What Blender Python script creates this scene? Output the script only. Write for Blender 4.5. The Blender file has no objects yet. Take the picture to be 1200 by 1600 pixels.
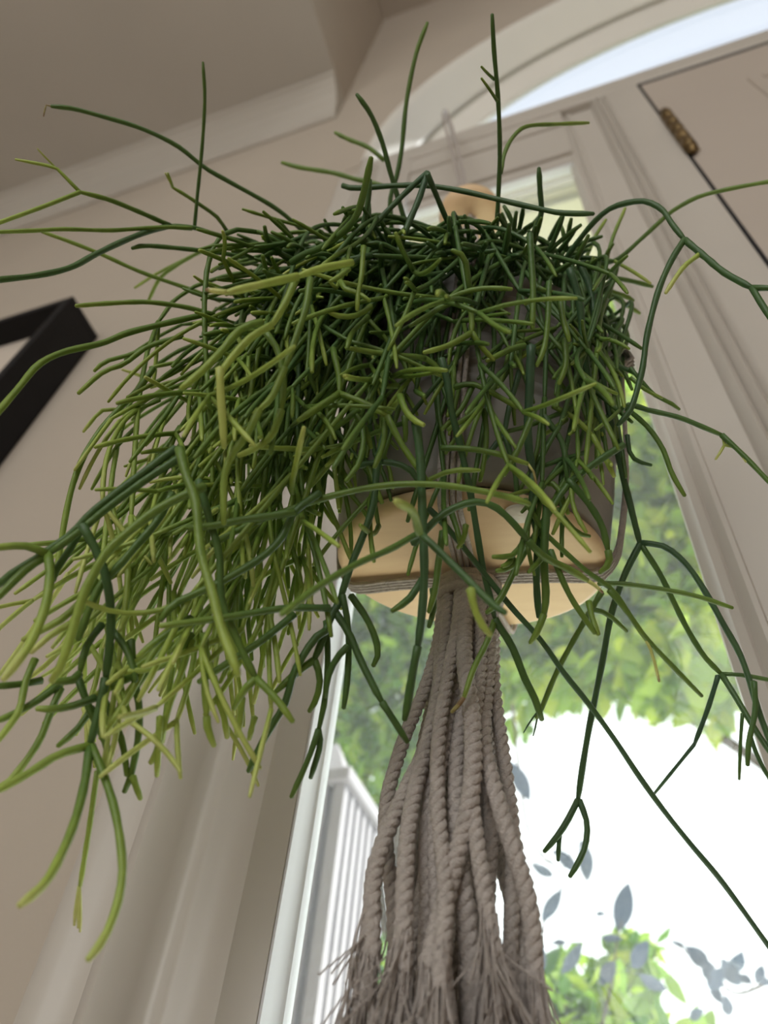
import bpy, math, random
import numpy as np
from mathutils import Matrix, Vector
random.seed(7); RNG = np.random.default_rng(7)
C = bpy.context.scene.collection
SC = bpy.context.scene

# ------------------------------------------------------------------ camera, world, lights, exposure
F = 1200.0                       # focal length in pixels of the 1200x1600 frame
EYE = np.array([0.0, 0.0, 0.74])
_z = np.array([130., -1035., F]); _z /= np.linalg.norm(_z)
_x = np.array([4253., -857., -F]); _x /= np.linalg.norm(_x)
_x = _x - _z * _x.dot(_z); _x /= np.linalg.norm(_x)
_y = np.cross(_z, _x)
ROT = np.array([_x, _y, _z])     # camera axes (right, down, forward) -> world
cam = bpy.data.cameras.new('camera'); co = bpy.data.objects.new('camera', cam); C.objects.link(co)
cam.sensor_fit = 'VERTICAL'; cam.sensor_height = 36; cam.sensor_width = 27; cam.lens = 27
M = Matrix.Identity(4)
for i in range(3):
    M[i][0] = ROT[i, 0]; M[i][1] = -ROT[i, 1]; M[i][2] = -ROT[i, 2]; M[i][3] = EYE[i]
co.matrix_world = M
cam.clip_start = 0.01; cam.clip_end = 200
cam.dof.use_dof = True; cam.dof.focus_distance = 0.43; cam.dof.aperture_fstop = 6.3
SC.camera = co
SC.view_settings.view_transform = 'Standard'; SC.view_settings.look = 'None'
SC.view_settings.gamma = 1; SC.view_settings.use_curve_mapping = False
SC.view_settings.exposure = 0.0

w = bpy.data.worlds.new('sky'); SC.world = w; w.use_nodes = True
wb = w.node_tree.nodes['Background']
wb.inputs[0].default_value = (0.95, 0.98, 1.0, 1); wb.inputs[1].default_value = 2.3
sun = bpy.data.lights.new('sun', 'SUN'); sun.energy = 8.5; sun.angle = 0.02; sun.color = (1, .95, .82)
so = bpy.data.objects.new('sun', sun); C.objects.link(so)
so.rotation_euler = Vector((-.62, -.12, -.77)).to_track_quat('-Z', 'Y').to_euler()   # high, from the right, along the front of the house
def area(name, loc, target, sx, sy, power, col):
    l = bpy.data.lights.new(name, 'AREA'); l.shape = 'RECTANGLE'; l.size = sx; l.size_y = sy; l.energy = power; l.color = col
    o = bpy.data.objects.new(name, l); C.objects.link(o); o.location = loc
    o.rotation_euler = (Vector(target) - Vector(loc)).to_track_quat('-Z', 'Y').to_euler()
    return o
area('daylight_back_window', (-.6, -3.6, 1.45), (-.3, .45, 1.2), 2.8, 1.9, 37, (1, .95, .87))
area('fill_upper_room', (1.0, -3.6, 4.05), (.6, .45, 3.6), 1.8, 1.1, 17, (1, .95, .88))  # added fill lamp that brightens the raised part of the room

# ------------------------------------------------------------------ helpers
def ray(u, v):
    return ROT @ np.array([(u - 600) / F, (v - 800) / F, 1.0])
def at(u, v, k):                 # point seen at pixel (u, v), k metres deep
    return EYE + ray(u, v) * k
def aty(u, v, y):                # point seen at pixel (u, v) on the plane at y
    r = ray(u, v); return EYE + r * (y / r[1])

def mesh(name, V, Fc, mat, parent=None, smooth=True, uvs=None, cols=None):
    me = bpy.data.meshes.new(name)
    me.from_pydata([tuple(map(float, p)) for p in V], [], [tuple(int(i) for i in f) for f in Fc])
    return link(name, me, mat, parent, smooth, cols)
def link(name, me, mat, parent=None, smooth=True, cols=None):
    if smooth: me.polygons.foreach_set('use_smooth', [True] * len(me.polygons))
    if cols is not None:
        a = me.color_attributes.new('tone', 'FLOAT_COLOR', 'POINT')
        c = np.ones((len(cols), 4), dtype=np.float32); c[:, :cols.shape[1]] = cols
        a.data.foreach_set('color', c.ravel())
    me.materials.append(mat)
    me.update()
    o = bpy.data.objects.new(name, me); C.objects.link(o)
    if parent is not None:
        o.parent = parent
        if parent.type == 'EMPTY':
            o.matrix_parent_inverse = Matrix.Translation(-Vector(parent.location))
    return o
def thing(name, label, cat, loc, group=None):
    o = bpy.data.objects.new(name, None); C.objects.link(o); o.location = tuple(map(float, loc)); o.empty_display_size = .05
    o['label'] = label; o['category'] = cat
    if group: o['group'] = group
    return o
def tag(o, label, cat, group=None):
    o['label'] = label; o['category'] = cat
    if group: o['group'] = group
    return o
def struct(o): o['kind'] = 'structure'; return o
class B:                          # collects shapes into one mesh
    def __init__(s): s.V = []; s.F = []; s.c = []
    def add(s, V, Fc):
        b = len(s.V); s.V += [tuple(p) for p in V]; s.F += [tuple(b + i for i in f) for f in Fc]
    def box(s, a, b, bev=0.0):
        x0, y0, z0 = a; x1, y1, z1 = b
        if bev <= 0:
            V = [(x0,y0,z0),(x1,y0,z0),(x1,y1,z0),(x0,y1,z0),(x0,y0,z1),(x1,y0,z1),(x1,y1,z1),(x0,y1,z1)]
            s.add(V, [(0,3,2,1),(4,5,6,7),(0,1,5,4),(1,2,6,5),(2,3,7,6),(3,0,4,7)])
        else:
            import bmesh
            bm = bmesh.new(); bmesh.ops.create_cube(bm, size=1)
            for v in bm.verts:
                v.co = Vector(((x0+x1)/2 + v.co.x*(x1-x0), (y0+y1)/2 + v.co.y*(y1-y0), (z0+z1)/2 + v.co.z*(z1-z0)))
            bmesh.ops.bevel(bm, geom=bm.edges[:], offset=bev, segments=2, affect='EDGES', profile=.5)
            bm.verts.index_update()
            s.add([v.co[:] for v in bm.verts], [[v.index for v in f.verts] for f in bm.faces]); bm.free()
        return s
    def tube(s, P, r, n=8, cap=True):
        V, Fc = tube(P, r, n, cap); s.add(V, Fc); return s
    def obj(s, name, mat, parent=None, smooth=False): return mesh(name, s.V, s.F, mat, parent, smooth)

def frames(P):
    P = np.asarray(P, float); T = np.gradient(P, axis=0); T /= np.linalg.norm(T, axis=1)[:, None] + 1e-12
    a = np.array([0, 0, 1.]) if abs(T[0][2]) < .9 else np.array([1., 0, 0])
    N = np.zeros_like(P); n = np.cross(T[0], a); n /= np.linalg.norm(n)
    for i in range(len(P)):
        n = n - T[i] * n.dot(T[i]); n /= np.linalg.norm(n) + 1e-12; N[i] = n
    return P, T, N, np.cross(T, N)
def tube(P, r, n=7, cap=True):
    P, T, N, Bn = frames(P); m = len(P); r = np.broadcast_to(np.asarray(r, float), (m,))
    a = np.linspace(0, 2*math.pi, n, endpoint=False)
    V = (P[:, None, :] + r[:, None, None] * (np.cos(a)[None, :, None]*N[:, None, :] + np.sin(a)[None, :, None]*Bn[:, None, :])).reshape(-1, 3)
    Fc = [(i*n+j, i*n+(j+1) % n, (i+1)*n+(j+1) % n, (i+1)*n+j) for i in range(m-1) for j in range(n)]
    if cap:
        b = len(V); V = np.vstack([V, P[0]-T[0]*r[0]*.5, P[-1]+T[-1]*r[-1]*.6])
        Fc += [(b, (j+1) % n, j) for j in range(n)]
        e = (m-1)*n; Fc += [(b+1, e+j, e+(j+1) % n) for j in range(n)]
    return V, Fc
def spline(P, step=None, n=None):  # Catmull-Rom through P, resampled evenly
    P = np.asarray(P, float)
    if len(P) < 3:
        Q = P[0] + (P[-1]-P[0]) * np.linspace(0, 1, 12)[:, None]
    else:
        E = np.vstack([2*P[0]-P[1], P, 2*P[-1]-P[-2]]); Q = []
        for i in range(len(P)-1):
            p0, p1, p2, p3 = E[i:i+4]
            for t in np.linspace(0, 1, 8, endpoint=False):
                Q.append(.5*((2*p1)+(p2-p0)*t+(2*p0-5*p1+4*p2-p3)*t*t+(3*p1-p0-3*p2+p3)*t**3))
        Q.append(P[-1]); Q = np.array(Q)
    d = np.r_[0, np.cumsum(np.linalg.norm(np.diff(Q, axis=0), axis=1))]
    if n is None: n = max(4, int(d[-1]/step)+2)
    s = np.linspace(0, d[-1], n)
    return np.stack([np.interp(s, d, Q[:, i]) for i in range(3)], 1)
def lathe(prof, n=48, O=(0,0,0), X=(1,0,0), Y=(0,1,0), A=(0,0,1), sy=1.0, closed=False):
    O, X, Y, A = map(lambda q: np.asarray(q, float), (O, X, Y, A)); V = []; Fc = []
    for r, h in prof:
        for j in range(n):
            t = 2*math.pi*j/n; V.append(O + X*r*math.cos(t) + Y*r*sy*math.sin(t) + A*h)
    for i in range(len(prof)-1):
        for j in range(n): Fc.append((i*n+j, i*n+(j+1) % n, (i+1)*n+(j+1) % n, (i+1)*n+j))
    return V, Fc
def extrude_profile(prof, z0, z1, closed=True):   # (x, y) profile extruded along z
    m = len(prof); V = [(x, y, z0) for x, y in prof] + [(x, y, z1) for x, y in prof]
    Fc = [(i, (i+1) % m, m+(i+1) % m, m+i) for i in range(m if closed else m-1)]
    if closed: Fc += [tuple(range(m))[::-1], tuple(range(m, 2*m))]
    return V, Fc

# ------------------------------------------------------------------ materials
def nodes(name):
    m = bpy.data.materials.new(name); m.use_nodes = True
    nt = m.node_tree; return m, nt, nt.nodes['Principled BSDF'], nt.nodes, nt.links
def mat(name, col, rough=.5, var=.06, scale=30, bump=0.0, bscale=200, metal=0.0, spec=.5):
    m, nt, p, N, L = nodes(name)
    tc = N.new('ShaderNodeTexCoord'); nz = N.new('ShaderNodeTexNoise'); nz.inputs['Scale'].default_value = scale; nz.inputs['Detail'].default_value = 4
    L.new(tc.outputs['Object'], nz.inputs['Vector'])
    r = N.new('ShaderNodeMapRange'); r.inputs['From Min'].default_value = .3; r.inputs['From Max'].default_value = .7
    r.inputs['To Min'].default_value = 1-var; r.inputs['To Max'].default_value = 1+var
    L.new(nz.outputs['Fac'], r.inputs['Value'])
    mx = N.new('ShaderNodeVectorMath'); mx.operation = 'SCALE'; mx.inputs[0].default_value = col[:3]; L.new(r.outputs[0], mx.inputs['Scale'])
    L.new(mx.outputs[0], p.inputs['Base Color'])
    p.inputs['Roughness'].default_value = rough; p.inputs['Metallic'].default_value = metal; p.inputs['Specular IOR Level'].default_value = spec
    if bump:
        n2 = N.new('ShaderNodeTexNoise'); n2.inputs['Scale'].default_value = bscale; L.new(tc.outputs['Object'], n2.inputs['Vector'])
        bp = N.new('ShaderNodeBump'); bp.inputs['Strength'].default_value = bump; bp.inputs['Distance'].default_value = .002
        L.new(n2.outputs['Fac'], bp.inputs['Height']); L.new(bp.outputs[0], p.inputs['Normal'])
    return m
MW = mat('wall_paint', (.48, .42, .35), .7, .03, 3, .15, 90)
MT = mat('trim_paint', (.55, .515, .465), .38, .03, 5, .05, 60)
MC = mat('ceiling_paint', (.51, .475, .42), .8, .03, 3, .2, 120)
MD = mat('door_paint', (.50, .44, .385), .4, .03, 4)
MSASH = mat('sash_paint', (.80, .82, .86), .35, .03, 8)
MFLOOR = mat('floor_oak', (.34, .24, .15), .4, .15, 6)
MBRASS = mat('aged_brass', (.20, .135, .06), .45, .35, 40, .2, 150, .85)
MBLACK = mat('black_wood_and_gap', (.006, .006, .008), .6, .2, 30, spec=.25)
MREV = mat('reveal_paint_lit', (.82, .80, .74), .45, .02, 4)  # trim paint made lighter, sky light on the arch reveal put into colour
MMAT = mat('picture_mount', (.62, .55, .47), .8, .03, 4)
MPOT = mat('grey_stoneware', (.34, .325, .30), .6, .08, 25, .25, 160)
MSOIL = mat('soil', (.02, .014, .01), .95, .5, 80, .8, 120)
MWOOD = None
def wood():
    m, nt, p, N, L = nodes('pale_wood')
    tc = N.new('ShaderNodeTexCoord'); mp = N.new('ShaderNodeMapping'); mp.inputs['Scale'].default_value = (14, 90, 60)
    L.new(tc.outputs['Object'], mp.inputs['Vector'])
    nz = N.new('ShaderNodeTexNoise'); nz.inputs['Scale'].default_value = 1.5; nz.inputs['Detail'].default_value = 6; L.new(mp.outputs[0], nz.inputs['Vector'])
    cr = N.new('ShaderNodeValToRGB'); cr.color_ramp.elements[0].position = .3; cr.color_ramp.elements[0].color = (.80, .57, .33, 1)
    cr.color_ramp.elements[1].position = .75; cr.color_ramp.elements[1].color = (.86, .64, .38, 1)
    L.new(nz.outputs['Fac'], cr.inputs[0]); L.new(cr.outputs[0], p.inputs['Base Color']); p.inputs['Roughness'].default_value = .5
    return m
MWOOD = wood()
MCORD = mat('cotton_cord', (.47, .425, .395), .95, .12, 300, .6, 900)
def glass(name, veil, tint):
    m = bpy.data.materials.new(name); m.use_nodes = True; nt = m.node_tree; N = nt.nodes; L = nt.links; N.clear()
    out = N.new('ShaderNodeOutputMaterial'); tr = N.new('ShaderNodeBsdfTransparent'); tr.inputs[0].default_value = tint
    tl = N.new('ShaderNodeBsdfTranslucent'); tl.inputs[0].default_value = (.85, .9, 1, 1)
    gl = N.new('ShaderNodeBsdfGlossy'); gl.inputs['Roughness'].default_value = .02
    tc = N.new('ShaderNodeTexCoord'); nz = N.new('ShaderNodeTexNoise'); nz.inputs['Scale'].default_value = 350; nz.inputs['Detail'].default_value = 3
    L.new(tc.outputs['Object'], nz.inputs['Vector'])
    r = N.new('ShaderNodeMapRange'); r.inputs['From Min'].default_value = .35; r.inputs['From Max'].default_value = .7
    r.inputs['To Min'].default_value = veil*.7; r.inputs['To Max'].default_value = veil*1.5; L.new(nz.outputs['Fac'], r.inputs['Value'])
    m1 = N.new('ShaderNodeMixShader'); L.new(r.outputs[0], m1.inputs[0]); L.new(tr.outputs[0], m1.inputs[1]); L.new(tl.outputs[0], m1.inputs[2])
    fr = N.new('ShaderNodeFresnel'); ge = N.new('ShaderNodeNewGeometry'); io = N.new('ShaderNodeMapRange')   # same mirror share on both faces of the pane
    io.inputs['To Min'].default_value = 1.3; io.inputs['To Max'].default_value = 1/1.3; L.new(ge.outputs['Backfacing'], io.inputs['Value']); L.new(io.outputs[0], fr.inputs['IOR'])
    m2 = N.new('ShaderNodeMixShader'); L.new(fr.outputs[0], m2.inputs[0]); L.new(m1.outputs[0], m2.inputs[1]); L.new(gl.outputs[0], m2.inputs[2])
    L.new(m2.outputs[0], out.inputs[0]); return m
MGLASS = glass('dusty_glass', .055, (.97, .99, .98, 1))
MGLASS2 = glass('transom_glass', .06, (.43, .465, .53, 1))
def toned(name, ramp, rough, transl, bump=0.0, speck=0.0):
    m, nt, p, N, L = nodes(name)
    at_ = N.new('ShaderNodeVertexColor'); at_.layer_name = 'tone'
    sp = N.new('ShaderNodeSeparateColor'); L.new(at_.outputs[0], sp.inputs[0])
    cr = N.new('ShaderNodeValToRGB'); e = cr.color_ramp.elements
    while len(e) < len(ramp): e.new(.5)
    for i, (q, c) in enumerate(ramp): e[i].position = q; e[i].color = (*c, 1)
    tc = N.new('ShaderNodeTexCoord'); nz = N.new('ShaderNodeTexNoise'); nz.inputs['Scale'].default_value = 120; L.new(tc.outputs['Object'], nz.inputs['Vector'])
    ma = N.new('ShaderNodeMath'); ma.operation = 'MULTIPLY_ADD'; L.new(nz.outputs['Fac'], ma.inputs[0]); ma.inputs[1].default_value = .16
    sb = N.new('ShaderNodeMath'); sb.operation = 'SUBTRACT'; L.new(sp.outputs[0], sb.inputs[0]); sb.inputs[1].default_value = .08
    L.new(sb.outputs[0], ma.inputs[2]); L.new(ma.outputs[0], cr.inputs[0])
    L.new(cr.outputs[0], p.inputs['Base Color']); p.inputs['Roughness'].default_value = rough
    if bump:
        bp = N.new('ShaderNodeBump'); bp.inputs['Strength'].default_value = bump; bp.inputs['Distance'].default_value = .001
        n2 = N.new('ShaderNodeTexNoise'); n2.inputs['Scale'].default_value = 500; L.new(tc.outputs['Object'], n2.inputs['Vector'])
        L.new(n2.outputs['Fac'], bp.inputs['Height']); L.new(bp.outputs[0], p.inputs['Normal'])
    if transl:
        tl = N.new('ShaderNodeBsdfTranslucent'); L.new(cr.outputs[0], tl.inputs[0])
        mx = N.new('ShaderNodeMixShader'); mx.inputs[0].default_value = transl
        L.new(p.outputs[0], mx.inputs[1]); L.new(tl.outputs[0], mx.inputs[2]); L.new(mx.outputs[0], N['Material Output'].inputs[0])
    return m
MSTEM = toned('green_stem', [(0, (.055, .125, .065)), (.25, (.085, .18, .042)), (.5, (.19, .31, .048)), (.75, (.44, .58, .11)), (.97, (.74, .76, .28)), (1, (.30, .2, .1))], .42, .15, .25)
MDRY = mat('dry_tip', (.09, .05, .03), .8, .3, 200)
MLEAF = toned('tree_leaf', [(0, (.04, .11, .045)), (.35, (.10, .24, .04)), (.7, (.33, .52, .05)), (1, (.68, .74, .06))], .45, .5)
MLEAFB = toned('laurel_leaf_hazed', [(0, (.07, .10, .16)), (1, (.13, .17, .22))], .4, .4)  # blue haze of the bright sky put into the leaf colour
MBARK = mat('bark', (.10, .075, .055), .9, .3, 20, .8, 60)
MPORCH = mat('porch_paint', (.36, .35, .41), .5, .04, 6)
MCREAM = mat('eave_paint', (.80, .78, .58), .6, .04, 6)
MLAWN = mat('lawn', (.10, .16, .05), .9, .4, 6)
MTERR = mat('pale_bounce_paving', (.72, .70, .66), .8, .2, 5)

# ------------------------------------------------------------------ the room
Z0 = EYE[2]                      # heights below were measured from the eye
D = .45                          # room face of the window wall
FL = -Z0                         # floor
def zz(V): return [(x, y, z + Z0) for x, y, z in V]
def smesh(name, b, m, parent=None, smooth=False, kind=True):
    o = mesh(name, zz(b.V), b.F, m, parent, smooth)
    if kind and parent is None: struct(o)
    return o
CX = .68                         # axis of the entrance: door middle, arch middle
ZS, LOWC, HIGHC = 1.82, 2.6, 4.1
XR = 2.6; XL = -2.9; YB = -3.7; XS = -.505
b = B(); b.box((XL, YB, FL-.1), (XR, .62, FL)); smesh('floor', b, MFLOOR)
b = B(); b.box((XL, YB, LOWC), (XS, .62, LOWC+.12)); smesh('ceiling', b, MC)
b = B(); b.box((XS-.1, YB, HIGHC), (XR, .62, HIGHC+.1)); b.box((XS-.1, YB, LOWC+.0015), (XS+.0015, .62, HIGHC)); smesh('ceiling_raised', b, MW)
b = B(); b.box((XL-.1, YB, FL), (XL, .62, LOWC+.1)); smesh('wall_left', b, MW)
b = B(); b.box((XR, YB, FL), (XR+.1, .62, HIGHC)); smesh('wall_right', b, MW)
b = B()                          # back wall with a wide window opening that lets the daylight in
b.box((XL, YB-.1, FL), (XR, YB, FL+.5)); b.box((XL, YB-.1, FL+2.4), (XR, YB, 2.76)); b.box((XL, YB-.1, FL+.5), (-2.0, YB, FL+2.4)); b.box((.8, YB-.1, FL+.5), (XR, YB, FL+2.4))
b.box((XL, YB-.1, 3.86), (XR, YB, HIGHC)); b.box((XL, YB-.1, 2.76), (.1, YB, 3.86)); b.box((1.9, YB-.1, 2.76), (XR, YB, 3.86))  # unseen upper opening, added to go with the upper fill lamp
smesh('wall_back', b, MW)
# window wall: plain pieces left and right, and the part round the arch
def ell(a, bb, t): return CX + a*math.cos(t), ZS + bb*math.sin(t)
b = B(); yb = .62
b.box((XL, D, FL), (XS, yb, LOWC)); b.box((XS, D, FL), (-.40, yb, ZS))
b.box((1.76, D, FL), (XR, yb, ZS)); b.box((-.40, D+.02, FL), (-.345, yb, ZS-.002)); b.box((1.705, D+.02, FL), (1.76, yb, ZS-.002))
n = 72; A0 = (1.03, 1.26)
def outer(t):
    x, z = ell(*A0, t); dx, dz = math.cos(t)*1.03, math.sin(t)*1.26
    s = 1e9
    if dx > 1e-6: s = min(s, (XR-CX)/dx)
    if dx < -1e-6: s = min(s, (XS-CX)/dx)
    if dz > 1e-6: s = min(s, (HIGHC-ZS)/dz)
    return CX+dx*s, ZS+dz*s
ts = [math.pi*i/n for i in range(n+1)]
for k in (math.atan2((HIGHC-ZS)/1.26, (XR-CX)/1.03), math.atan2((HIGHC-ZS)/1.26, (XS-CX)/1.03)): ts.append(k)
ts.sort(); V = []; Fc = []
for t in ts:
    xi, zi = ell(*A0, t); xo, zo = outer(t); V += [(xi, D, zi), (xo, D, zo), (xo, yb, zo), (xi, yb, zi)]
for i in range(len(ts)-1):
    for j in (0, 1, 2): Fc.append((4*i+j, 4*i+j+1, 4*i+5+j, 4*i+4+j))
b.add(V, Fc); b.box((-.40, D+.001, 1.70), (-.35, yb, ZS)); smesh('wall_front', b, MW)
# arch: stepped reveal in two bands, then the sash ring and the pane
def band(b, rings, n=80):
    V = []; Fc = []
    for (a, bb, y) in rings:
        for i in range(n+1):
            x, z = ell(a, bb, math.pi*i/n); V.append((x, y, z))
    for r in range(len(rings)-1):
        for i in range(n): q = r*(n+1)+i; Fc.append((q, q+1, q+n+2, q+n+1))
    b.add(V, Fc)
b = B(); band(b, [(1.045, 1.275, D), (1.04, 1.27, D-.008), (1.03, 1.26, D-.008), (1.022, 1.245, D+.01), (1.005, 1.172, .532), (1.0, 1.165, .54), (1.012, 1.178, .545), (1.012, 1.178, .552)])
smesh('trim_1', b, MREV, smooth=True)
b = B(); band(b, [(1.02, 1.19, .552), (1.0, 1.163, .552), (.99, 1.14, .556), (.962, 1.075, .580), (.955, 1.058, .586), (.955, 1.058, .60), (1.03, 1.2, .60)])
smesh('trim_2', b, MREV, smooth=True)
b = B(); V = [(CX, .592, ZS-.05)]; m_ = 60
for i in range(m_+1):
    x, z = ell(.97, 1.075, math.pi*i/m_); V.append((x, .592, z))
b.add(V, [(0, i+1, i+2) for i in range(m_)]); wt = smesh('window_2', b, MGLASS2)
# horizontal bar under the arch
b = B(); b.box((-.35, D-.004, 1.735), (1.71, .60, ZS), .006); smesh('trim_3', b, MT)
# casing profiles (x, y), extruded upright; mirrored about the entrance axis
def sharp(o): o.data.set_sharp_from_angle(angle=math.radians(42)); return o
def both(name, prof, z0, z1, m, num):
    V, Fc = extrude_profile(prof, z0, z1); b = B(); b.add(V, Fc); sharp(smesh('%s_%d' % (name, num), b, m, None, True))
    V, Fc = extrude_profile([(2*CX-x, y) for x, y in prof][::-1], z0, z1); b = B(); b.add(V, Fc); sharp(smesh('%s_%d' % (name, num+1), b, m, None, True))
both('trim', [(-.405, .46), (-.405, .446), (-.400, .442), (-.392, .440), (-.382, .441), (-.374, .444), (-.366, .445), (-.356, .4445), (-.350, .440), (-.346, .430), (-.339, .419), (-.330, .416), (-.322, .421), (-.315, .434), (-.309, .441), (-.304, .4425), (-.298, .441), (-.293, .441), (-.288, .444), (-.270, .4445), (-.2655, .4425), (-.2615, .4425), (-.2585, .446), (-.2395, .450), (-.2385, .482), (-.345, .484), (-.345, .46)], FL, 1.74, MT, 4)
both('trim', [(-.240, .4515), (-.2372, .4505), (-.2362, .458), (-.2355, .470), (-.2335, .472), (-.2330, .482), (-.240, .482)], FL+.2, 1.575, MSASH, 6)
both('trim', [(.0660, .482), (.0660, .474), (.0705, .471), (.074, .464), (.0805, .463), (.0835, .466), (.090, .459), (.094, .459), (.096, .463), (.136, .463), (.139, .452), (.144, .447), (.149, .451), (.1505, .456),
              (.152, .451), (.157, .446), (.161, .450), (.163, .455), (.165, .450), (.170, .446), (.2265, .446), (.2265, .52), (.10, .52)], FL, 1.74, MT, 8)
# panel and bars over each sidelight
for num, sx in ((10, 0), (12, 1)):
    g = (lambda x0, x1: (x0, x1)) if not sx else (lambda x0, x1: (2*CX-x1, 2*CX-x0))
    b = B()
    x0, x1 = g(-.245, .0775); b.box((x0, .466, 1.462), (x1, .49, 1.76)); b.box((x0, .458, 1.50), (x1, .47, 1.76), .003); b.box((x0, .452, 1.66), (x1, .47, 1.76), .003)
    smesh('trim_%d' % num, b, MT)
    b = B(); b.box((x0, .468, 1.456), (x1, .482, 1.4635)); b.box((x0, .4735, 1.403), (x1, .4755, 1.406)); b.box((x0, .465, FL+.15), (x1, .49, FL+.2)); smesh('trim_%d' % (num+1), b, MSASH)
    b = B(); b.box((x0, D-.03, FL), (x1, .56, FL+.15)); smesh('trim_17' if not sx else 'trim_18', b, MT)
for num, sx in ((1, 0), (3, 1)):
    x0, x1 = (-.239, .069) if not sx else (2*CX-.069, 2*CX+.239)
    b = B(); b.box((x0, .476, FL+.19), (x1, .479, 1.462)); smesh('window_%d' % num, b, MGLASS)
# crown moulding under the low ceiling
prof = [(.45, 2.40), (.443, 2.40), (.440, 2.415), (.435, 2.42), (.432, 2.44), (.424, 2.48), (.405, 2.53), (.385, 2.555), (.378, 2.56), (.374, 2.575), (.362, 2.58), (.360, 2.6), (.45, 2.6)]
V = [(XL, y, z) for y, z in prof] + [(XS, y, z) for y, z in prof]; m_ = len(prof)
b = B(); b.add(V, [(i, (i+1) % m_, m_+(i+1) % m_, m_+i) for i in range(m_)] + [tuple(range(m_)), tuple(range(m_, 2*m_))[::-1]]); smesh('trim_14', b, MC)
b = B(); b.box((XL, D-.012, FL), (-.405, D+.01, FL+.14), .004); smesh('baseboard_front', b, MT)
# door leaf with a moulded panel and a brass hinge
X0, X1, ZT = .2325, 1.1275, 1.7225
b = B(); b.box((X0, .4475, FL+.008), (X1, .50, ZT), .0015); dr = smesh('door_1', b, MD)
def ringbox(b, x0, x1, z0, z1, wd, y0, y1):
    b.box((x0, y0, z0), (x0+wd, y1, z1), .003); b.box((x1-wd, y0, z0), (x1, y1, z1), .003)
    b.box((x0+wd, y0, z0), (x1-wd, y1, z0+wd), .003); b.box((x0+wd, y0, z1-wd), (x1-wd, y1, z1), .003)
b = B(); ringbox(b, X0+.15, X1-.15, FL+.95, 1.55, .022, .444, .46); ringbox(b, X0+.15, X1-.15, FL+.25, FL+.8, .022, .444, .46); smesh('panel_moulding', b, MD, dr)
b = B(); b.box((X0+.2, .447, FL+1.0), (X1-.2, .456, 1.5), .004); b.box((X0+.2, .447, FL+.3), (X1-.2, .456, FL+.75), .004); smesh('panel', b, MD, dr)
b = B(); b.box((.2266, .4468, FL), (.2324, .49, ZT)); b.box((.2266, .4468, ZT+.001), (1.133, .49, 1.7345)); smesh('trim_15', b, MBLACK)  # black strips standing in for the shade in the door gap
def hinge(z0, z1):
    b = B(); b.box((.2335, .4455, z0), (.248, .4515, z1), .001); h = smesh('hinge', b, MBRASS, dr)
    b = B(); m5 = 5; hh = (z1-z0)/m5
    for i in range(m5): b.tube([(.2345, .4395, z0+i*hh+.0012), (.2345, .4395, z0+(i+1)*hh-.0012)], .0098, 14)
    for z, s in ((z0, -1), (z1, 1)): b.tube([(.2345, .4395, z), (.2345, .4395, z+s*.010), (.2345, .4395, z+s*.016)], [.0078, .0078, .003], 12)
    smesh('hinge_knuckle', b, MBRASS, h, True)
hinge(1.275, 1.475); hinge(-.15, .05)
b = B(); b.tube([(X1-.07, .44, .28), (X1-.07, .40, .28)], .011, 14); b.tube([(X1-.07, .405, .28), (X1-.07, .40, .28), (X1-.07, .375, .28), (X1-.07, .365, .28)], [.012, .027, .027, .015], 18); b.box((X1-.10, .4405, .20), (X1-.04, .4525, .36), .004)
smesh('door_knob', b, MBRASS, dr, True)

# ------------------------------------------------------------------ black picture frame on the wall
FX0, FX1, FZ0, FZ1 = -1.72, -.822, .15, 1.250
pf = thing('picture_frame', 'deep black wooden picture frame on the beige wall', 'picture frame', ((FX0+FX1)/2, D, FZ0+Z0))
t = .018
def fpart(name, a, bb, m=MBLACK): b = B(); b.box(a, bb, .0015); return smesh(name, b, m, pf)
fpart('frame_rail', (FX0, .365, FZ1-t), (FX1, D-.001, FZ1)); fpart('frame_rail', (FX0, .365, FZ0), (FX1, D-.001, FZ0+t))
fpart('frame_stile', (FX1-t, .365, FZ0+t), (FX1, D-.001, FZ1-t)); fpart('frame_stile', (FX0, .365, FZ0+t), (FX0+t, D-.001, FZ1-t))
o = fpart('mount_board', (FX0+t, .408, FZ0+t), (FX1-t, .414, FZ1-t), MMAT); o['label'] = 'pale beige board inside the frame'

# ------------------------------------------------------------------ pot, saucer, hanger
A = np.array([.13, -.25, .96]); A /= np.linalg.norm(A)
XP = np.array([1., 0, 0]); XP -= A*A.dot(XP); XP /= np.linalg.norm(XP); YP = np.cross(A, XP)
O = EYE + np.array([-.086, .339, .363])       # middle of the pot's foot
H, RB, RT = .165, .088, .0925
def loc(a, r, h): return O + XP*r*math.cos(a) + YP*r*math.sin(a) + A*h
plant = thing('potted_plant', 'bushy green mistletoe cactus spilling over its grey pot at the window', 'plant', O)
prof = [(.001, .004), (RB-.012, .004), (RB-.008, 0), (RB-.002, .002), (RB, .008), (RB+.004, .045), (RB+.005, .062), (RB+.0035, .065), (RB+.0035, .0665)]
k = 11
for i in range(k):
    h0 = .068 + i*(H-.02-.068)/k; r0 = RB+.005+(RT-RB-.005)*(h0/H); d = (H-.02-.068)/k
    prof += [(r0, h0), (r0+.0016, h0+d*.3), (r0+.0016, h0+d*.7), (r0, h0+d*.95)]
prof += [(RT-.001, H-.018), (RT+.003, H-.015), (RT+.004, H-.002), (RT+.001, H), (RT-.005, H-.001), (RT-.007, H-.02), (RT-.012, H-.03)]
V, Fc = lathe(prof, 72, O, XP, YP, A); mesh('pot', V, Fc, MPOT, plant)
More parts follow.
